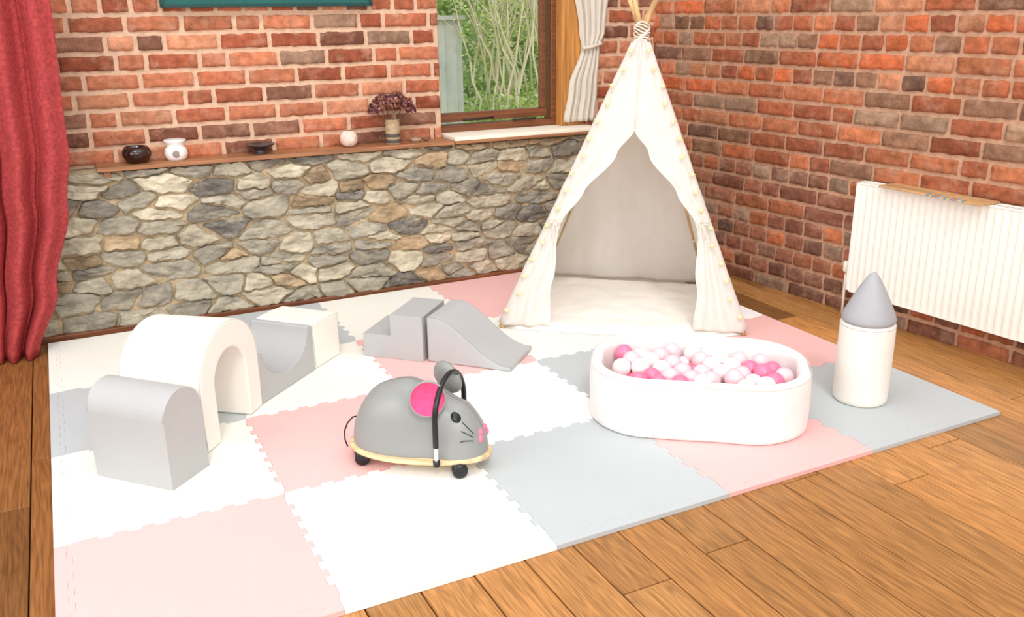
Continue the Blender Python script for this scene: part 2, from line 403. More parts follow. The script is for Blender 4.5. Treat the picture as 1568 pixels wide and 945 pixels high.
# D block
W_ = .174; H_ = .308; sp = .22
xs = [W_/2-W_/2*math.cos(pi*k/24) for k in range(25)]
prism('soft_play_dome_block', sgrey, [(a, 0) for a in xs], [(a, sp+(H_-sp)*math.sqrt(max(0, 1-((a-W_/2)/(W_/2))**2))) for a in xs], frame(.297, .776, MO, 43), .298)
# arch
W_ = .400; th = .092; sp = .2; Ho = .400; Hi = .302; M = frame(.435, .976, MO+.0005, 52)
inner = [(th, 0), (th, sp*.5), (th, sp)]; outer = [(0, 0), (0, sp*.5), (0, sp)]
for k in range(1, 32):
    a = pi-pi*k/32
    inner.append((W_/2+(W_/2-th)*math.cos(a), sp+(Hi-sp)*math.sin(a))); outer.append((W_/2+W_/2*math.cos(a), sp+(Ho-sp)*math.sin(a)**.85))
inner += [(W_-th, sp), (W_-th, sp*.5), (W_-th, 0)]; outer += [(W_, sp), (W_, sp*.5), (W_, 0)]
prism('soft_play_arch', swhite, inner, outer, M, .298, seamcol=thread)
# valley
L_ = .365
def valley(a):
    t = (a-L_/2)/(L_/2-.025)
    if abs(t) >= 1: return .195
    return .195-.125*math.sqrt(1-abs(t)**2.0)
xs = sorted(set([0, .02]+[L_/2-(L_/2-.025)*math.cos(pi*k/28) for k in range(29)]+[L_-.02, L_]))
prism('soft_play_valley_block', sgrey, [(a, 0) for a in xs], [(a, valley(a)) for a in xs], frame(.682, 1.298, MO, 43), .28)
prism('soft_play_cube_block', swhite, [(0, 0), (.09, 0), (.187, 0)], [(0, .195), (.09, .195), (.187, .19)], frame(.954, 1.551, MO, 41.5), .28, seamcol=thread)
# steps
prism('soft_play_steps', sgrey, [(0, 0), (.07, 0), (.128, 0), (.1285, 0), (.2, 0), (.274, 0)], [(0, .103), (.07, .103), (.128, .103), (.1285, .196), (.2, .196), (.274, .196)], frame(1.177, 1.603, MO, -44), .255, .007)
L_ = .372; xs = lin_(33, 0, L_)
prism('soft_play_slide', sgrey, [(a, 0) for a in xs], [(a, .022+.176*(.5+.5*math.cos(pi*min(1, max(0, (a-.04)/(L_-.05)))**.92))) for a in xs], frame(1.393, 1.409, MO, -47), .26, .007)
# tower
Q = MB(); Q.lathe([(.001, 0), (.090, 0), (.096, .006), (.097, .02), (.098, .15), (.097, .287), (.095, .300), (.09, .306), (.001, .307)], 48, 0)
Q.tube([(.0965*math.cos(a*pi/20), .0965*math.sin(a*pi/20), .298) for a in range(41)], .0016, 6, 1)
tw = empty('soft_play_tower', frame(2.684, .286, MO, 0)); Q.obj('cylinder_body', [swhite, thread], tw)
Q = MB(); Q.lathe([(.001, .3075), (.086, .3075), (.0935, .313), (.0945, .322), (.088, .342), (.067, .389), (.043, .437), (.02, .476), (.006, .490), (.001, .492)], 48, 0)
Q.tube([(.0945, 0, .32), (.088, 0, .343), (.043, 0, .438), (.008, 0, .490)], .0016, 6, 1); Q.obj('cone_roof', [mat('vinyl_roof_grey', (170, 171, 175), .55, .02, 6, .15, 300), threadg], tw)

# ================================================================ BALL PIT
MP = frame(2.072, .478, MO, -37)
bp = empty('ball_pit', MP)
PA, PB, PR = .384, .252, .215; ZS = 1.06
def stad(u, off):
    a, b, r = PA-off, PB-off, max(.01, PR-off)
    ls, lb = 2*(a-r), 2*(b-r); q = pi*r/2; tot = 2*ls+2*lb+4*q; s = (u % 1)*tot
    segs = [('l', (-(a-r), -b), (1, 0), ls), ('c', (a-r, -(b-r)), -pi/2, q), ('l', (a, -(b-r)), (0, 1), lb), ('c', (a-r, b-r), 0, q),
            ('l', (a-r, b), (-1, 0), ls), ('c', (-(a-r), b-r), pi/2, q), ('l', (-a, b-r), (0, -1), lb), ('c', (-(a-r), -(b-r)), pi, q)]
    for sg in segs:
        if s <= sg[3]+1e-9:
            if sg[0] == 'l': return sg[1][0]+sg[2][0]*s, sg[1][1]+sg[2][1]*s
            an = sg[2]+s/r; return sg[1][0]+r*math.cos(an), sg[1][1]+r*math.sin(an)
        s -= sg[3]
    return stad(0, off)
prof = [(.3, .001), (.01, .0), (.002, .006), (0, .02), (-.002, .07), (-.002, .13), (.001, .175), (.005, .188), (.014, .197), (.026, .2), (.036, .196), (.042, .186), (.044, .17), (.043, .1), (.043, .02), (.12, .018), (.22, .018)]
def pf(u, v):
    o, z = prof[round(v*(len(prof)-1))]
    if o > .2: x, y = stad(u, .2); x *= .3; y *= .1
    else:
        w = .0018*nz(u*70, z*10, 1)+.003*nz(u*14, z*6, 4); x, y = stad(u, o+w)
    return (x, y, z*ZS)
Q = MB(); Q.grid(pf, 160, len(prof)-1, 0, True); Q.tube([stad(k/120, .002)+(.189*ZS,) for k in range(121)], .0014, 6, 1)
Q.obj('padded_surround', [mat('pit_cotton_white', (246, 240, 236), .7, .015, 8, .3, 260, .3), thread], bp)
pw = mat('ball_pearl', (246, 230, 230), .3, .03, 20, spec=.5); pp = mat('ball_blush', (246, 202, 208), .28, .03, 20, spec=.5); ph = mat('ball_pink', (238, 124, 158), .28, .04, 20, spec=.5)
Q = MB(); R = random.Random(4); br = .0345
def inside(x, y, off):
    a, b, r = PA-off, PB-off, PR-off; qx, qy = abs(x)-(a-r), abs(y)-(b-r)
    return (math.hypot(max(qx, 0), max(qy, 0))+min(max(qx, qy), 0)) <= r
for lay, z in enumerate((.055, .108, .162)):
    y = -.21+lay*.006; row = 0
    while y < .21:
        x = -.36+(row % 2)*br*1.03+lay*br*.7
        while x < .36:
            jx, jy = (R.random()-.5)*.012, (R.random()-.5)*.012
            if inside(x+jx, y+jy, .042+br*1.0) and not (lay == 2 and R.random() < .10):
                q = R.random(); m_ = 0 if q < .52 else 1 if q < .80 else 2
                Q.sph((x+jx, y+jy, z+(R.random()-.5)*.016), br, 20, 14, m_)
            x += br*2.08
        y += br*1.8; row += 1
Q.obj('plastic_balls', [pw, pp, ph], bp)

# ================================================================ MOUSE RIDE-ON
MM = frame(1.052, .606, MZ, -43)
mo = empty('ride_on_mouse_toy', MM)
mg = mat('toy_grey_vinyl', (146, 147, 144), .33, .02, 5, spec=.5); blk = mat('toy_black', (22, 22, 24), .35, .05, 8, spec=.5)
hotp = mat('ear_pink_plush', (236, 84, 136), .8, .16, 40, .6, 160); birch = wood_mat('birch_ply', (232, 202, 154), .45, (4, 60, 60)); chrome = mat('handle_sleeve', (225, 225, 225), .3, .02, 5)
HL = .228
def bw(s): return (.112-.014*s-.010*math.exp(-((s-.35)/.25)**2))*max(0, 1-abs(s)**(2.8 if s < 0 else 3.4))**.5
def bh(s):
    top = interp(s, [(-1, .20), (-.5, .217), (-.15, .225), (.25, .202), (.6, .172), (1, .148)])
    return top*max(0, 1-abs(s)**(3.0 if s < 0 else 5.5))**.5
def surf(s, th, off=0):
    y = (bw(s)+off)*math.cos(th); z = (bh(s)+off)*max(0, math.sin(th))**.8
    return (s*HL, y, .062+z)
Q = MB(); Q.grid(lambda u, v: surf(math.sin((u-.5)*pi*.9999), v*pi), 80, 32)
Q.tube([surf(-.97+1.9*k/60, pi/2, .0002) for k in range(61)], .0012, 5, 1)
Q.obj('body', [mg, mat('body_seam', (120, 120, 120), .5)], mo)
def bo(u, off):
    a = 2*pi*u; s = math.cos(a); hw = (.126-.020*s)
    return ((HL+.012-off)*s, math.copysign(abs(math.sin(a))**.85, math.sin(a))*(hw-off))
prof2 = [(.2, .045), (.004, .045), (0, .048), (0, .059), (.004, .0625), (.2, .0625)]
Q = MB(); Q.grid(lambda u, v: (lambda o, z: ((bo(u, o)[0], bo(u, o)[1], z) if o < .1 else (0, 0, z)))(*prof2[round(v*5)]), 64, 5, 0, True); Q.obj('base_board', [birch], mo)
Q = MB()
for (wx_, wy_, an) in [(-.184, -.082, 20), (-.184, .078, -35), (.150, -.082, 30), (.170, .06, 60)]:
    Mw = Matrix.Translation((wx_, wy_, 0)) @ Matrix.Rotation(math.radians(an), 4, 'Z')
    for sd in (-.0105, .0105):
        Q.lathe([(.001, -.008), (.020, -.008), (.0245, -.003), (.025, 0), (.0245, .003), (.020, .008), (.001, .008)], 24, 0, Mw @ Matrix.Translation((.012, sd, .0252)) @ Matrix.Rotation(pi/2, 4, 'X'))
    Q.sph((.006, 0, .034), .015, 12, 8, 0, (1.1, .55, .8), Mw); Q.lathe([(.001, .036), (.014, .036), (.014, .047), (.001, .047)], 16, 0, Mw)
Q.obj('caster_wheels', [blk], mo)
Q = MB()
for sd in (-1, 1):
    nrm = Vector((.40, sd*.86, .22)).normalized(); upv = Vector((0, 0, 1)); xx = upv.cross(nrm).normalized(); yy = nrm.cross(xx)
    Me = Matrix.Translation((.066, sd*.086, .262)) @ Matrix((xx, yy, nrm)).transposed().to_4x4()
    Q.lathe([(.001, -.006), (.03, -.002), (.049, .005), (.053, .010)], 32, 1, Me)
    Q.lathe([(.053, .010), (.058, .011), (.059, .004), (.054, -.006), (.03, -.012), (.001, -.015)], 32, 0, Me)
Q.obj('ears', [mg, hotp], mo)
Q = MB()
for sd in (1, -1):
    th = math.radians(52); thp = pi-th if sd < 0 else th
    p = Vector(surf(.64, thp, -.004)); c = Vector((.64*HL-.05, 0, .12)); d = (p-c).normalized()
    Me = Matrix.Translation(p) @ d.to_track_quat('Z', 'Y').to_matrix().to_4x4()
    Q.sph((0, 0, 0), .018, 20, 10, 0, (1, 1.1, .45), Me)
    for k in range(3):
        pts = []
        for q in range(6):
            s_ = .88-.03*q; tt = math.radians(26+k*7-(k-1)*-1.5*q); tt = pi-tt if sd < 0 else tt
            pts.append(surf(s_, tt, .0012))
        Q.tube(pts, .0013, 5, 0)
Q.obj('eyes_and_whiskers', [blk], mo)
Q = MB()
for sd in (1, -1):
    for s_, tg in ((.945, 44), (.935, 62)):
        th = math.radians(tg); thp = pi-th if sd < 0 else th; p = surf(s_, thp, -.004); Q.sph(p, .0135, 14, 8, 0, (.75, .85, 1.05))
Q.obj('nose', [mat('nose_pink', (220, 124, 148), .5, .04, 30)], mo)
pts = []; hx = .100
for k in range(33):
    t_ = k/32
    if t_ < .25: pts.append((hx, -.118, .062+.14*t_/.25))
    elif t_ > .75: pts.append((hx+.012, .118, .062+.14*(1-t_)/.25))
    else:
        a = pi-(t_-.25)/.5*pi; pts.append((hx+.012*(t_-.25)/.5, .118*math.cos(a), .202+.112*math.sin(a)))
Q = MB(); Q.tube(pts[3:-3], .0088, 10, 0); Q.tube(pts[:5], .0066, 10, 1); Q.tube(pts[-5:], .0066, 10, 1)
Q.tube([(hx, -.118, .05), (hx, -.118, .07)], .011, 10, 0); Q.obj('steering_handle', [blk, chrome], mo)
Q = MB(); Q.tube([(-HL+.005, 0, .13), (-HL-.006, -.01, .13), (-HL-.022, -.02, .11), (-HL-.030, -.028, .085), (-HL-.03, -.03, .055), (-HL-.022, -.03, .03)], .0026, 6); Q.obj('tail', [blk], mo)

# ================================================================ TEEPEE
tp = empty('teepee_tent')
FL = Vector((1.852, 1.645, .03)); FR = Vector((2.762, 1.024, .03)); BR = Vector((3.10, 1.72, .03)); BL = Vector((2.42, 2.29, .03)); AP = Vector((2.592, 1.653, 1.34))
cloth = mat('tent_cotton', (251, 248, 243), .85, .02, 14, .4, 180, .15, trans=.5)
polew = wood_mat('pine_pole', (226, 184, 128), .5, (20, 20, 3))
TT = .955
def edgef(t):
    return interp(t, [(0, .2), (.15, .15), (.35, .075), (.45, .15), (.58, .34), (.665, .5)])
fn_ = (FR-FL).cross(AP-FL).normalized()
if fn_.y > 0: fn_ = -fn_
def face(A_, B_, f, t):
    return (A_.lerp(B_, f)).lerp(AP, t)
def front(side):
    def fn(u, v):
        t = v*TT; e = edgef(t); f = e*u if side == 0 else 1-e*u
        p = face(FL, FR, f, t)
        tie = math.exp(-((t-.35)/.09)**2); gath = max(0, 1-t/.66)
        amp = .011*gath*(1-.5*tie)+.0015
        d = amp*math.sin(u*pi*4.3+t*4+side*2+1.5*nz(t*5, u*2, side))*min(1, u*4)+.007*nz(f*7, t*8, side*5)+.004*nz(f*25, t*22, side*5+2)
        d += .014*tie*u
        if t > .66: d += .004*math.exp(-((f-.5)/.02)**2)
        lift = .012*(1-min(1, t*12))*nz(u*4, side*3, 2)
        return p+fn_*(d+.012)+Vector((0, 0, max(-.005, lift)))
    return fn
Q = MB(); Q.grid(front(0), 44, 110); Q.grid(front(1), 44, 110, flip=True)
def panel(A_, B_, sd):
    n_ = (B_-A_).cross(AP-A_).normalized()
    def fn(u, v):
        t = v*TT; p = face(A_, B_, u, t)
        return p+n_*(.014*nz(u*5, t*5, sd)*(1-t)+.010*math.sin(u*14+t*9+sd)*(1-t)*math.sin(pi*u)+.010*nz(u*16, t*9, sd)*(1-t))
    return fn
Q.grid(panel(FL, BL, 1), 40, 60); Q.grid(panel(BL, BR, 2), 40, 60); Q.grid(panel(BR, FR, 3), 40, 60)
Q.obj('canvas', [cloth], tp, solid=.002)
Q = MB()
for A_ in (FL, FR, BR, BL):
    Q.tube([A_.lerp(AP, .005+.94*k/40)+Vector((.003*nz(k*.7, A_.x), .003*nz(k*.7, A_.y, 4), 0)) for k in range(41)], [.018-.004*k/40+.002*nz(k*.9, A_.x, 2) for k in range(41)], 12)
Q.obj('pole_sleeves', [cloth], tp)
Q = MB()
for k, A_ in enumerate((FL, FR, BR, BL)):
    off = Vector((.014*math.cos(k*1.57+.6), .014*math.sin(k*1.57+.6), 0)); ap = AP+off; d = (ap-A_)
    foot = Vector((A_.x, A_.y, MZ+.002)); Q.tube([foot, ap, ap+d*.22], .0115, 12)
Q.obj('poles', [polew], tp)
Q = MB()
for side in (0, 1):
    f_ = front(side); Q.tube([f_(1, k/60*.67/TT) for k in range(61)], .003, 6)
Q.tube([face(FL, FR, .5, t)+fn_*.018 for t in (.66, .75, .85, .94)], .003, 6)
for side in (0, 1):
    c = face(FL, FR, .0 if side == 0 else 1.0, .35)+fn_*.03; e = face(FL, FR, .085 if side == 0 else .915, .345)+fn_*.045; m_ = c.lerp(e, .5)
    Q.tube([c+Vector((0, 0, .004)), m_+fn_*.012, e], .004, 6)
    for q, s_ in ((-1, 1), (1, 1)):
        ax = (FR-FL).normalized()*q
        Q.tube([m_+fn_*.014, m_+fn_*.03+ax*.02+Vector((0, 0, .016)), m_+fn_*.03+ax*.038+Vector((0, 0, .004)), m_+fn_*.024+ax*.02-Vector((0, 0, .004)), m_+fn_*.014], .003, 6)
        Q.tube([m_+fn_*.014, m_+fn_*.024+ax*.010-Vector((0, 0, .035)), m_+fn_*.02+ax*.016-Vector((0, 0, .075))], .0026, 6)
for k in range(9):
    a0 = k*.9; r0 = .032+.004*(k % 2); zc = 1.275+k*.0095
    Q.tube([(AP.x+r0*math.cos(a0+q*.52), AP.y+r0*math.sin(a0+q*.52), zc+.01*math.sin(q+k)) for q in range(13)], .0035, 6)
Q.obj('hems_and_ties', [mat('tent_tape', (244, 236, 220), .85, .04, 30)], tp)
def quilt(u, v):
    A_ = FL.lerp(FR, u); B_ = BL.lerp(BR, u); p = A_.lerp(B_, v)
    c = (FL+FR+BL+BR)/4; p = c+(p-c)*.985
    front_b = -.06*math.sin(pi*u)**.5*(1-v)**3 if 0 < u < 1 else 0
    d = (B_-A_).normalized(); p = p+d*front_b
    e = min(u, 1-u, v, 1-v)
    z = .021+.013*min(1, e*14)+.005*nz(u*9, v*9, 2)+.005*abs(math.sin(u*pi*7))*abs(math.sin(v*pi*5))
    z -= .012*max(0, 1-e*40)
    wob = .007*math.sin(u*60)*max(0, 1-v*12)
    return (p.x+d.x*wob, p.y+d.y*wob, max(z, .0165))
Q = MB(); Q.grid(quilt, 100, 60); Q.obj('floor_quilt', [mat('quilt_white', (244, 238, 230), .85, .02, 10, .3, 200, .15)], tp)
Q = MB()
def star(c, n_, r):
    Ms = Matrix.Translation(c) @ Vector(n_).to_track_quat('Z', 'Y').to_matrix().to_4x4()
    vs = [(0, 0, .004)]+[((r if k % 2 == 0 else r*.45)*math.cos(k*pi/5), (r if k % 2 == 0 else r*.45)*math.sin(k*pi/5), 0) for k in range(10)]+[(0, 0, -.004)]
    fs = [(0, 1+k, 1+(k+1) % 10) for k in range(10)]+[(11, 1+(k+1) % 10, 1+k) for k in range(10)]
    Q.add(vs, fs, 0, Ms)
for (A_, sd) in ((FL, -1), (FR, 1)):
    ax = (FR-FL).normalized()*sd; pts = []
    for k in range(48):
        t = .03+.9*k/47; p = A_.lerp(AP, t)+fn_*(.032+.003*math.sin(k))+ax*(.010*math.sin(k*1.3)-.008); pts.append(p)
        if k % 3 == 1: star(p+fn_*.007, fn_+Vector((.3*math.sin(k), 0, .3*math.cos(k*2))), .017)
    Q.tube(pts, .001, 4, 1)
Q.obj('fairy_lights', [mat('star_bulb', (250, 236, 176), .4, .02, 5, emis=.25), mat('light_wire', (226, 216, 192), .5)], tp)

# ================================================================ CURTAINS
def curtain(name, m, left, right, z0, z1, y0, amp, folds, seed, n=140, par=None):
    Q = MB()
    def fn(u, v):
        z = z0+(z1-z0)*v; xl, xr = interp(z, left), interp(z, right)
        uu = u+.03*nz(u*4, z*1.2, seed)
        ph = uu*folds*2*pi+.6*nz(z*1.3, u*3, seed)
        y = y0+amp*(math.sin(ph)+.35*math.sin(ph*2.3+1))*(.75+.35*nz(u*5, z*2, seed+3))
        return (xl+(xr-xl)*u+amp*.25*math.cos(ph), y, z)
    Q.grid(fn, n, 60); return Q.obj(name, [m], par, True, solid=.003)
redc = mat('curtain_red_linen', (178, 72, 72), .9, .24, 70, .6, 260, .1, trans=.06)
cu = empty('red_curtain')
curtain('drape', redc, [(0, -.62), (.3, -.8), (.8, -.95), (2.2, -1.0)], [(0, -.085), (.3, .03), (.65, .125), (.9, .165), (1.45, .185), (2.2, .19)], .004, 2.2, 2.32, .05, 8, 1, n=200, par=cu)
Q = MB(); Q.tube([(-1.1, 2.33, 2.215), (.3, 2.33, 2.215)], .014, 12); Q.sph((.32, 2.33, 2.215), .028); Q.tube([(.1, 2.33, 2.215), (.1, 2.6, 2.215)], .009, 8); Q.obj('pole', [dkwood], cu)
crc = mat('curtain_cream', (238, 230, 216), .9, .03, 30, .3, 200, .1, trans=.25)
cc = empty('cream_curtain')
curtain('drape', crc, [(.8, 2.70), (1.0, 2.735), (1.22, 2.815), (1.3, 2.80), (1.6, 2.75), (2.05, 2.70)], [(.8, 2.90), (1.0, 2.915), (1.22, 2.925), (1.3, 2.96), (1.6, 2.99), (2.05, 3.0)], .815, 2.05, 2.555, .014, 5, 5, 70, par=cc)
Q = MB(); Q.tube([(2.81, 2.535, 1.215), (2.86, 2.525, 1.22), (2.93, 2.535, 1.235), (2.94, 2.57, 1.25)], .009, 8, 0); Q.tube([(2.6, 2.56, 2.06), (3.1, 2.56, 2.06)], .01, 8, 1)
Q.obj('tieback_and_pole', [crc, gold], cc)

# ================================================================ PICTURE (teal panel)
pc = empty('framed_leaf_picture', MBK)
Q = MB(); x0, x1, z0, z1 = .64, 1.62, 1.447, 2.0; y0, y1 = BY-.045, BY-.012
Q.box((x0, y0+.008, z0), (x1, y1, z1), 0); Q.box((x0, y0, z0), (x1, y0+.01, z0+.014), 1); Q.box((x0, y0, z1-.014), (x1, y0+.01, z1), 1); Q.box((x0, y0, z0), (x0+.014, y0+.01, z1), 1); Q.box((x1-.014, y0, z0), (x1, y0+.01, z1), 1)
Q.obj('canvas_panel', [mat('teal_paint', (22, 92, 86), .6, .15, 10), mat('teal_dark', (14, 62, 58), .5)], pc, smooth=False)
Q = MB(); R = random.Random(9)
for k in range(26):
    cx, cz, an = x0+.08+R.random()*.82, z0+.05+R.random()*.46, R.random()*pi; l = .05+.03*R.random()
    vs = [(cx+l*(q-.5)*math.cos(an)-w_*math.sin(an), y0+.006, cz+l*(q-.5)*math.sin(an)+w_*math.cos(an)) for q, w_ in ((0, 0), (.35, .012), (1, 0), (.35, -.012))]
    Q.add(vs, [(0, 1, 2, 3)])
Q.obj('painted_leaves', [mat('leaf_gold', (186, 190, 90), .6, .2, 20)], pc, smooth=False)

# ================================================================ SHELF ITEMS
def onshelf(x, y=.040, z=.776): return MBK @ Matrix.Translation((x, y, z))
Q = MB(); Q.lathe([(.001, 0), (.036, 0), (.05, .01), (.063, .035), (.064, .05), (.056, .066), (.047, .074), (.043, .073), (.05, .05), (.03, .02), (.001, .016)], 32)
Q.obj('dark_ceramic_bowl', [mat('glaze_dark', (48, 20, 16), .18, .3, 10, spec=.6)], None, M=onshelf(.452))
Q = MB(); Q.lathe([(.001, 0), (.038, 0), (.046, .01), (.052, .03), (.048, .052), (.036, .066), (.038, .076), (.05, .09), (.047, .094), (.03, .082), (.001, .078)], 32)
Q.sph((-.004, -.047, .032), .017, 16, 10, 1, (1, .35, 1)); Q.obj('white_oil_burner', [mat('glaze_white', (240, 236, 232), .25, .02, 8, spec=.5), mat('burner_hole', (150, 138, 130), .8)], None, M=onshelf(.622))
Q = MB(); Q.lathe([(.001, 0), (.035, 0), (.03, .006), (.024, .02), (.04, .03), (.066, .04), (.07, .046), (.062, .045), (.03, .036), (.001, .034)], 36)
Q.obj('dark_footed_dish', [mat('dish_black', (52, 44, 46), .3, .1, 10, spec=.6)], None, M=onshelf(1.008))
Q = MB()
def rock(u, v):
    a, b = 2*pi*u, pi*v; r = .044*(1+.06*nz(3*math.cos(a)*math.sin(b), 3*math.sin(a)*math.sin(b), 3*math.cos(b))); s_ = math.sin(b)**.7 if 0 < b < pi else 0
    return (r*s_*math.cos(a), r*s_*math.sin(a), .041-.041*math.cos(b))
Q.grid(rock, 28, 18, 0, True); Q.lathe([(.001, .083), (.018, .083), (.02, .086)], 16, 1)
Q.obj('salt_stone_tealight', [mat('pink_salt', (230, 206, 192), .6, .2, 40, .6, 60), mat('tealight_cap', (190, 150, 120), .5)], None, M=onshelf(1.446))
vz = empty('vase_with_dried_hydrangea', onshelf(1.672, .02))
Q = MB(); Q.lathe([(.001, 0), (.036, 0), (.038, .004), (.037, .03), (.0385, .034), (.037, .06), (.0385, .085), (.036, .088), (.036, .12), (.038, .124), (.033, .124), (.032, .02), (.001, .015)], 32)
for k in range(2): Q.lathe([(.038, .008+k*.028), (.0405, .016+k*.028), (.038, .026+k*.028)], 24, 1)
Q.obj('vase', [mat('vase_taupe', (176, 152, 118), .6, .2, 60, .5, 120), mat('vase_band', (84, 76, 72), .6)], vz)
Q = MB(); R = random.Random(12); fm = [mat('petal_plum', (96, 48, 52), .85, .3, 60), mat('petal_brown', (140, 92, 72), .85, .3, 60), mat('petal_dusky', (170, 116, 112), .85, .3, 60), mat('dry_stem', (96, 76, 44), .8)]
heads = [(-.07, 0, .185, .045), (0, -.02, .205, .052), (.068, 0, .188, .048), (-.035, .02, .215, .04), (.035, .02, .22, .042), (.1, -.01, .165, .025), (-.1, -.01, .168, .024)]
for hx_, hy_, hz_, hr in heads:
    Q.tube([(0, 0, .06), (hx_*.3, hy_*.3, .12), (hx_*.8, hy_*.8, hz_-.01)], .002, 5, 3)
    for k in range(170):
        a, c = R.random()*2*pi, R.uniform(-.35, 1); s_ = math.sqrt(1-c*c); d = Vector((s_*math.cos(a), s_*math.sin(a), c*.8)); p = Vector((hx_, hy_, hz_))+d*hr*(.75+.3*R.random())
        q = d.to_track_quat('Z', 'Y').to_matrix().to_4x4() @ Matrix.Rotation(R.random()*3, 4, 'Z') @ Matrix.Rotation(R.uniform(-.7, .7), 4, 'X')
        r_ = .0085; Q.add([(-r_, 0, 0), (0, -r_, .003), (r_, 0, 0), (0, r_, .003)], [(0, 1, 2, 3)], R.choice([0, 0, 0, 1, 1, 2]), Matrix.Translation(p) @ q)
Q.obj('dried_flowers', fm, vz, smooth=False)
Q = MB(); Q.lathe([(.001, 0), (.024, 0), (.03, .008), (.031, .018), (.028, .019), (.02, .008), (.001, .006)], 24); Q.obj('small_trinket_dish', [mat('dish_taupe', (170, 140, 120), .3, .3, 30)], None, M=onshelf(1.80))
Q = MB(); Q.sph((0, 0, .010), .014, 14, 8, 0, (1.1, .8, .75)); Q.obj('pebble_ornament', [mat('pebble', (120, 90, 80), .4, .3, 40)], None, M=onshelf(1.86))

# ================================================================ RADIATOR
rad = empty('radiator', MR)
rx0, rx1, rz0, rz1 = 1.555, 3.05, .128, .65; yf = -.078
rw = mat('radiator_enamel', (249, 246, 236), .35, .01, 3, spec=.5)
def ridge(u, v):
    x = rx0+.018+(rx1-rx0-.036)*u; z = rz0+(rz1-rz0-.006)*v; ph = ((x-rx0)/.0335) % 1
    d = max(0, min(1, (abs(ph-.5)-.18)*6)); d = .0028*(1-d)
    e = min(1, min(v, 1-v)*22); return (x, yf+d*e, z)
Q = MB(); Q.grid(ridge, 800, 30); Q.box((rx0+.018, yf+.008, rz0+.004), (rx1-.018, yf+.014, rz1-.01)); Q.obj('front_panel', [rw], rad)
Q = MB(); Q.box((rx0, yf-.002, rz0+.006), (rx0+.018, -.012, rz1)); Q.box((rx1-.018, yf-.002, rz0+.006), (rx1, -.012, rz1))
Q.box((rx0+.018, -.026, rz0), (rx1-.018, -.02, rz1-.012))
Q.box((rx0, yf-.002, rz1-.008), (rx1, yf+.012, rz1)); Q.box((rx0, -.022, rz1-.008), (rx1, -.012, rz1))
k = rx0+.03
while k < rx1-.02: Q.box((k, yf+.01, rz1-.006), (k+.008, -.02, rz1-.001)); k += .017
Q.obj('casing_and_grille', [rw], rad, smooth=False, bevel=.002, seg=2)
Q = MB(); vx = rx0-.03; Q.tube([(rx0+.0, -.045, .205), (vx, -.045, .205)], .008, 10); Q.lathe([(.001, 0), (.014, 0), (.017, .006), (.017, .045), (.013, .052), (.001, .052)], 18, 0, Matrix.Translation((vx, -.045, .21))); Q.tube([(vx, -.045, .21), (vx, -.045, .0)], .0065, 8)
Q.box((rx0+.3, -.02, rz0+.1), (rx0+.33, .0, rz1-.1)); Q.box((rx1-.33, -.02, rz0+.1), (rx1-.3, .0, rz1-.1))
Q.obj('thermostatic_valve', [rw], rad)
bk = empty('colourful_board_book', MR @ Matrix.Translation((1.94, -.064, rz1+.001)) @ Matrix.Rotation(math.radians(-4), 4, 'Z'))
Q = MB(); Q.box((-.245, -.06, 0), (.255, .06, .008)); Q.obj('cover', [wood_mat('kraft_board', (206, 162, 112), .6)], bk, smooth=False, bevel=.002)
Q = MB(); cols = [(90, 150, 200), (236, 176, 60), (70, 150, 210), (230, 110, 80), (120, 180, 210), (240, 190, 90)]
for k in range(14):
    xk = -.0+k*.014; Q.add([(xk, -.0595, .0086), (xk+.016, -.059, .0086), (xk+.014, -.036+.012*math.sin(k*2), .0086), (xk, -.034, .0086)], [(0, 1, 2, 3)], k % 6)
    Q.add([(xk, -.0606, .001), (xk+.014, -.0606, .001), (xk+.014, -.0606, .007), (xk, -.0606, .007)], [(0, 1, 2, 3)], k % 6)
Q.obj('printed_pattern', [mat('print_%d' % k, c, .5) for k, c in enumerate(cols)], bk, smooth=False)

# ================================================================ GARDEN outside the window
gd = empty('garden')
gz = .3
Q = MB(); Q.grid(lambda u, v: (-2+16*u, 3.0+14*v, gz+.05*nz(u*14, v*14)+.25*max(0, v-.25)), 80, 70)
Q.obj('lawn', [mat('lawn_grass', (176, 212, 112), .9, .3, 14, .6, 60, .1)], gd)
Q = MB(); R = random.Random(31)
def leaf(p, l, w_, mi):
    q = Matrix.Translation(p) @ Matrix.Rotation(R.random()*6.28, 4, 'Z') @ Matrix.Rotation(R.uniform(-1.3, 1.3), 4, 'X') @ Matrix.Rotation(R.uniform(-1, 1), 4, 'Y')
    Q.add([(-l, 0, 0), (0, -w_, .005), (l, 0, 0), (0, w_, .005)], [(0, 1, 2, 3)], mi, q)
for k in range(19000):
    x = R.uniform(1.5, 9); y = 7.4+R.random()*1.6-nz(x*1.2, 0, 0); z = gz+R.random()**1.1*2.4
    leaf((x, y-.25*math.sin(z*3+x*2), z), .038, .02, R.choice([0, 0, 1, 1, 2, 3, 3]))
for k in range(4500):
    x = R.uniform(4.0, 6.4); y = 5.6+R.random()*1.2; leaf((x, y, gz+R.random()*(.35+.5*max(0, min(1, (x-4.2)/1.2)))), .026, .013, R.choice([0, 1, 1, 3]))
Q.obj('hedge_foliage', [mat('leaf_a', (150, 190, 96), .6, .2, 3, trans=.3), mat('leaf_b', (196, 220, 136), .6, .2, 3, trans=.3), mat('leaf_c', (92, 130, 70), .6, .2, 3, trans=.2), mat('leaf_d', (238, 244, 208), .6, .2, 3, trans=.3)], gd, smooth=False)
Q = MB(); Q.grid(lambda u, v: (-1+13*u, 9.4+.4*nz(u*20, v*6), gz+3.2*v), 60, 20); Q.obj('hedge_backing', [mat('deep_foliage', (140, 172, 110), .95, .5, 4)], gd)
Q = MB()
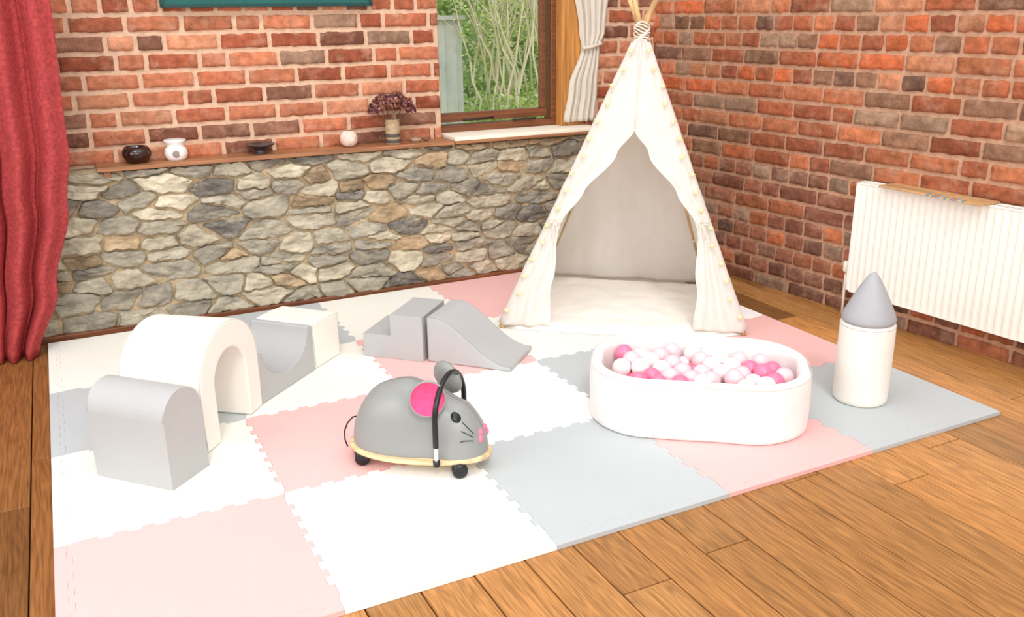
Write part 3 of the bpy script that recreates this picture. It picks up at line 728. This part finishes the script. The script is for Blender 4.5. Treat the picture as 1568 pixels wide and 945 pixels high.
for k in range(38):
    x = R.uniform(3.9, 5.0); y = 6.0+R.random()*.8; lx, lz = R.uniform(-.6, .6), 1.3+R.random()*1.2; pts = []
    for q in range(9):
        t = q/8; pts.append((x+lx*t**1.3+.08*nz(t*5, k, 0), y+.1*nz(t*4, k, 5), gz+.1+lz*t))
    Q.tube(pts, [.013*(1-.75*q/8) for q in range(9)], 6)
    for j in (3, 4, 5, 6):
        p = Vector(pts[j]); d = Vector((R.uniform(-.35, .35), R.uniform(-.1, .1), R.uniform(.25, .5))); Q.tube([p, p+d*.5+Vector((.02, 0, .0)), p+d], [.006, .004, .002], 5)
        for jj in range(9):
            pp_ = p+d*R.random()+Vector((R.uniform(-.06, .06), 0, R.uniform(-.05, .05)))
            q4 = Matrix.Translation(pp_) @ Matrix.Rotation(R.random()*6, 4, 'Z') @ Matrix.Rotation(R.uniform(.3, 1.4), 4, 'X')
            Q.add([(-.024, 0, 0), (0, -.012, 0), (.024, 0, 0), (0, .012, 0)], [(0, 1, 2, 3)], 1, q4)
Q.obj('shrub_branches', [mat('pale_bark', (226, 216, 194), .8, .12, 10), mat('young_leaf', (212, 230, 150), .6, .2, 10, trans=.3)], gd)
Q = MB(); Q.box((3.2, 6.6, gz-.1), (3.86, 6.75, 1.35)); Q.box((3.18, 6.55, 1.35), (3.88, 6.8, 1.39))
for k in range(6): Q.box((3.2+k*.12, 6.58, gz-.1), (3.205+k*.12, 6.6, 1.35))
Q.obj('fence', [mat('fence_bluegrey', (198, 200, 202), .8, .1, 6)], gd, smooth=False)

# ================================================================ LIGHT
w = bpy.data.worlds.new('daylight'); bpy.context.scene.world = w; w.use_nodes = True
w.node_tree.nodes['Background'].inputs[0].default_value = (.985, .99, 1, 1); w.node_tree.nodes['Background'].inputs[1].default_value = .92
def area(name, loc, target, size, power, col=(1, 1, 1)):
    l = bpy.data.lights.new(name, 'AREA'); l.shape = 'RECTANGLE'; l.size = size[0]; l.size_y = size[1]; l.energy = power; l.color = col
    o = bpy.data.objects.new(name, l); bpy.context.collection.objects.link(o); o.location = loc
    o.rotation_euler = (Vector(target)-Vector(loc)).to_track_quat('-Z', 'Y').to_euler()
area('window_light_front', (.2, -3.6, 2.3), (1.8, 1.6, .4), (3.2, 1.8), 80, (1, .997, .99))
area('ceiling_light', (1.4, .2, 3.0), (1.6, .9, 0), (2.6, 2.2), 36, (1, .992, .975))
area('fill_light_left', (-1.85, .0, 1.7), (3.4, .9, .9), (2.2, 1.4), 38, (1, .997, .985))  # unseen fill lamp added on the left to brighten the right wall
sun = bpy.data.lights.new('sun', 'SUN'); sun.energy = .8; sun.angle = .2; so = bpy.data.objects.new('sun', sun); bpy.context.collection.objects.link(so)
so.location = (3, -4, 5); so.rotation_euler = Vector((.25, .75, -.8)).to_track_quat('-Z', 'Y').to_euler()

# ================================================================ CAMERA
cam = bpy.data.cameras.new('camera'); co = bpy.data.objects.new('camera', cam); bpy.context.collection.objects.link(co); bpy.context.scene.camera = co
yaw, pit, roll = .4620, -.3194, -.0133
f = Vector((math.sin(yaw)*math.cos(pit), math.cos(yaw)*math.cos(pit), math.sin(pit))); r = Vector((math.cos(yaw), -math.sin(yaw), 0)); u = r.cross(f)
r2 = r*math.cos(roll)+u*math.sin(roll); u2 = -r*math.sin(roll)+u*math.cos(roll)
co.matrix_world = Matrix(((r2.x, u2.x, -f.x, .1491), (r2.y, u2.y, -f.y, -1.8889), (r2.z, u2.z, -f.z, 1.4054), (0, 0, 0, 1)))
cam.sensor_width = 36; cam.lens = 36*1368.7/1568; cam.clip_start = .05
sc = bpy.context.scene; sc.view_settings.view_transform = 'Standard'; sc.view_settings.look = 'None'
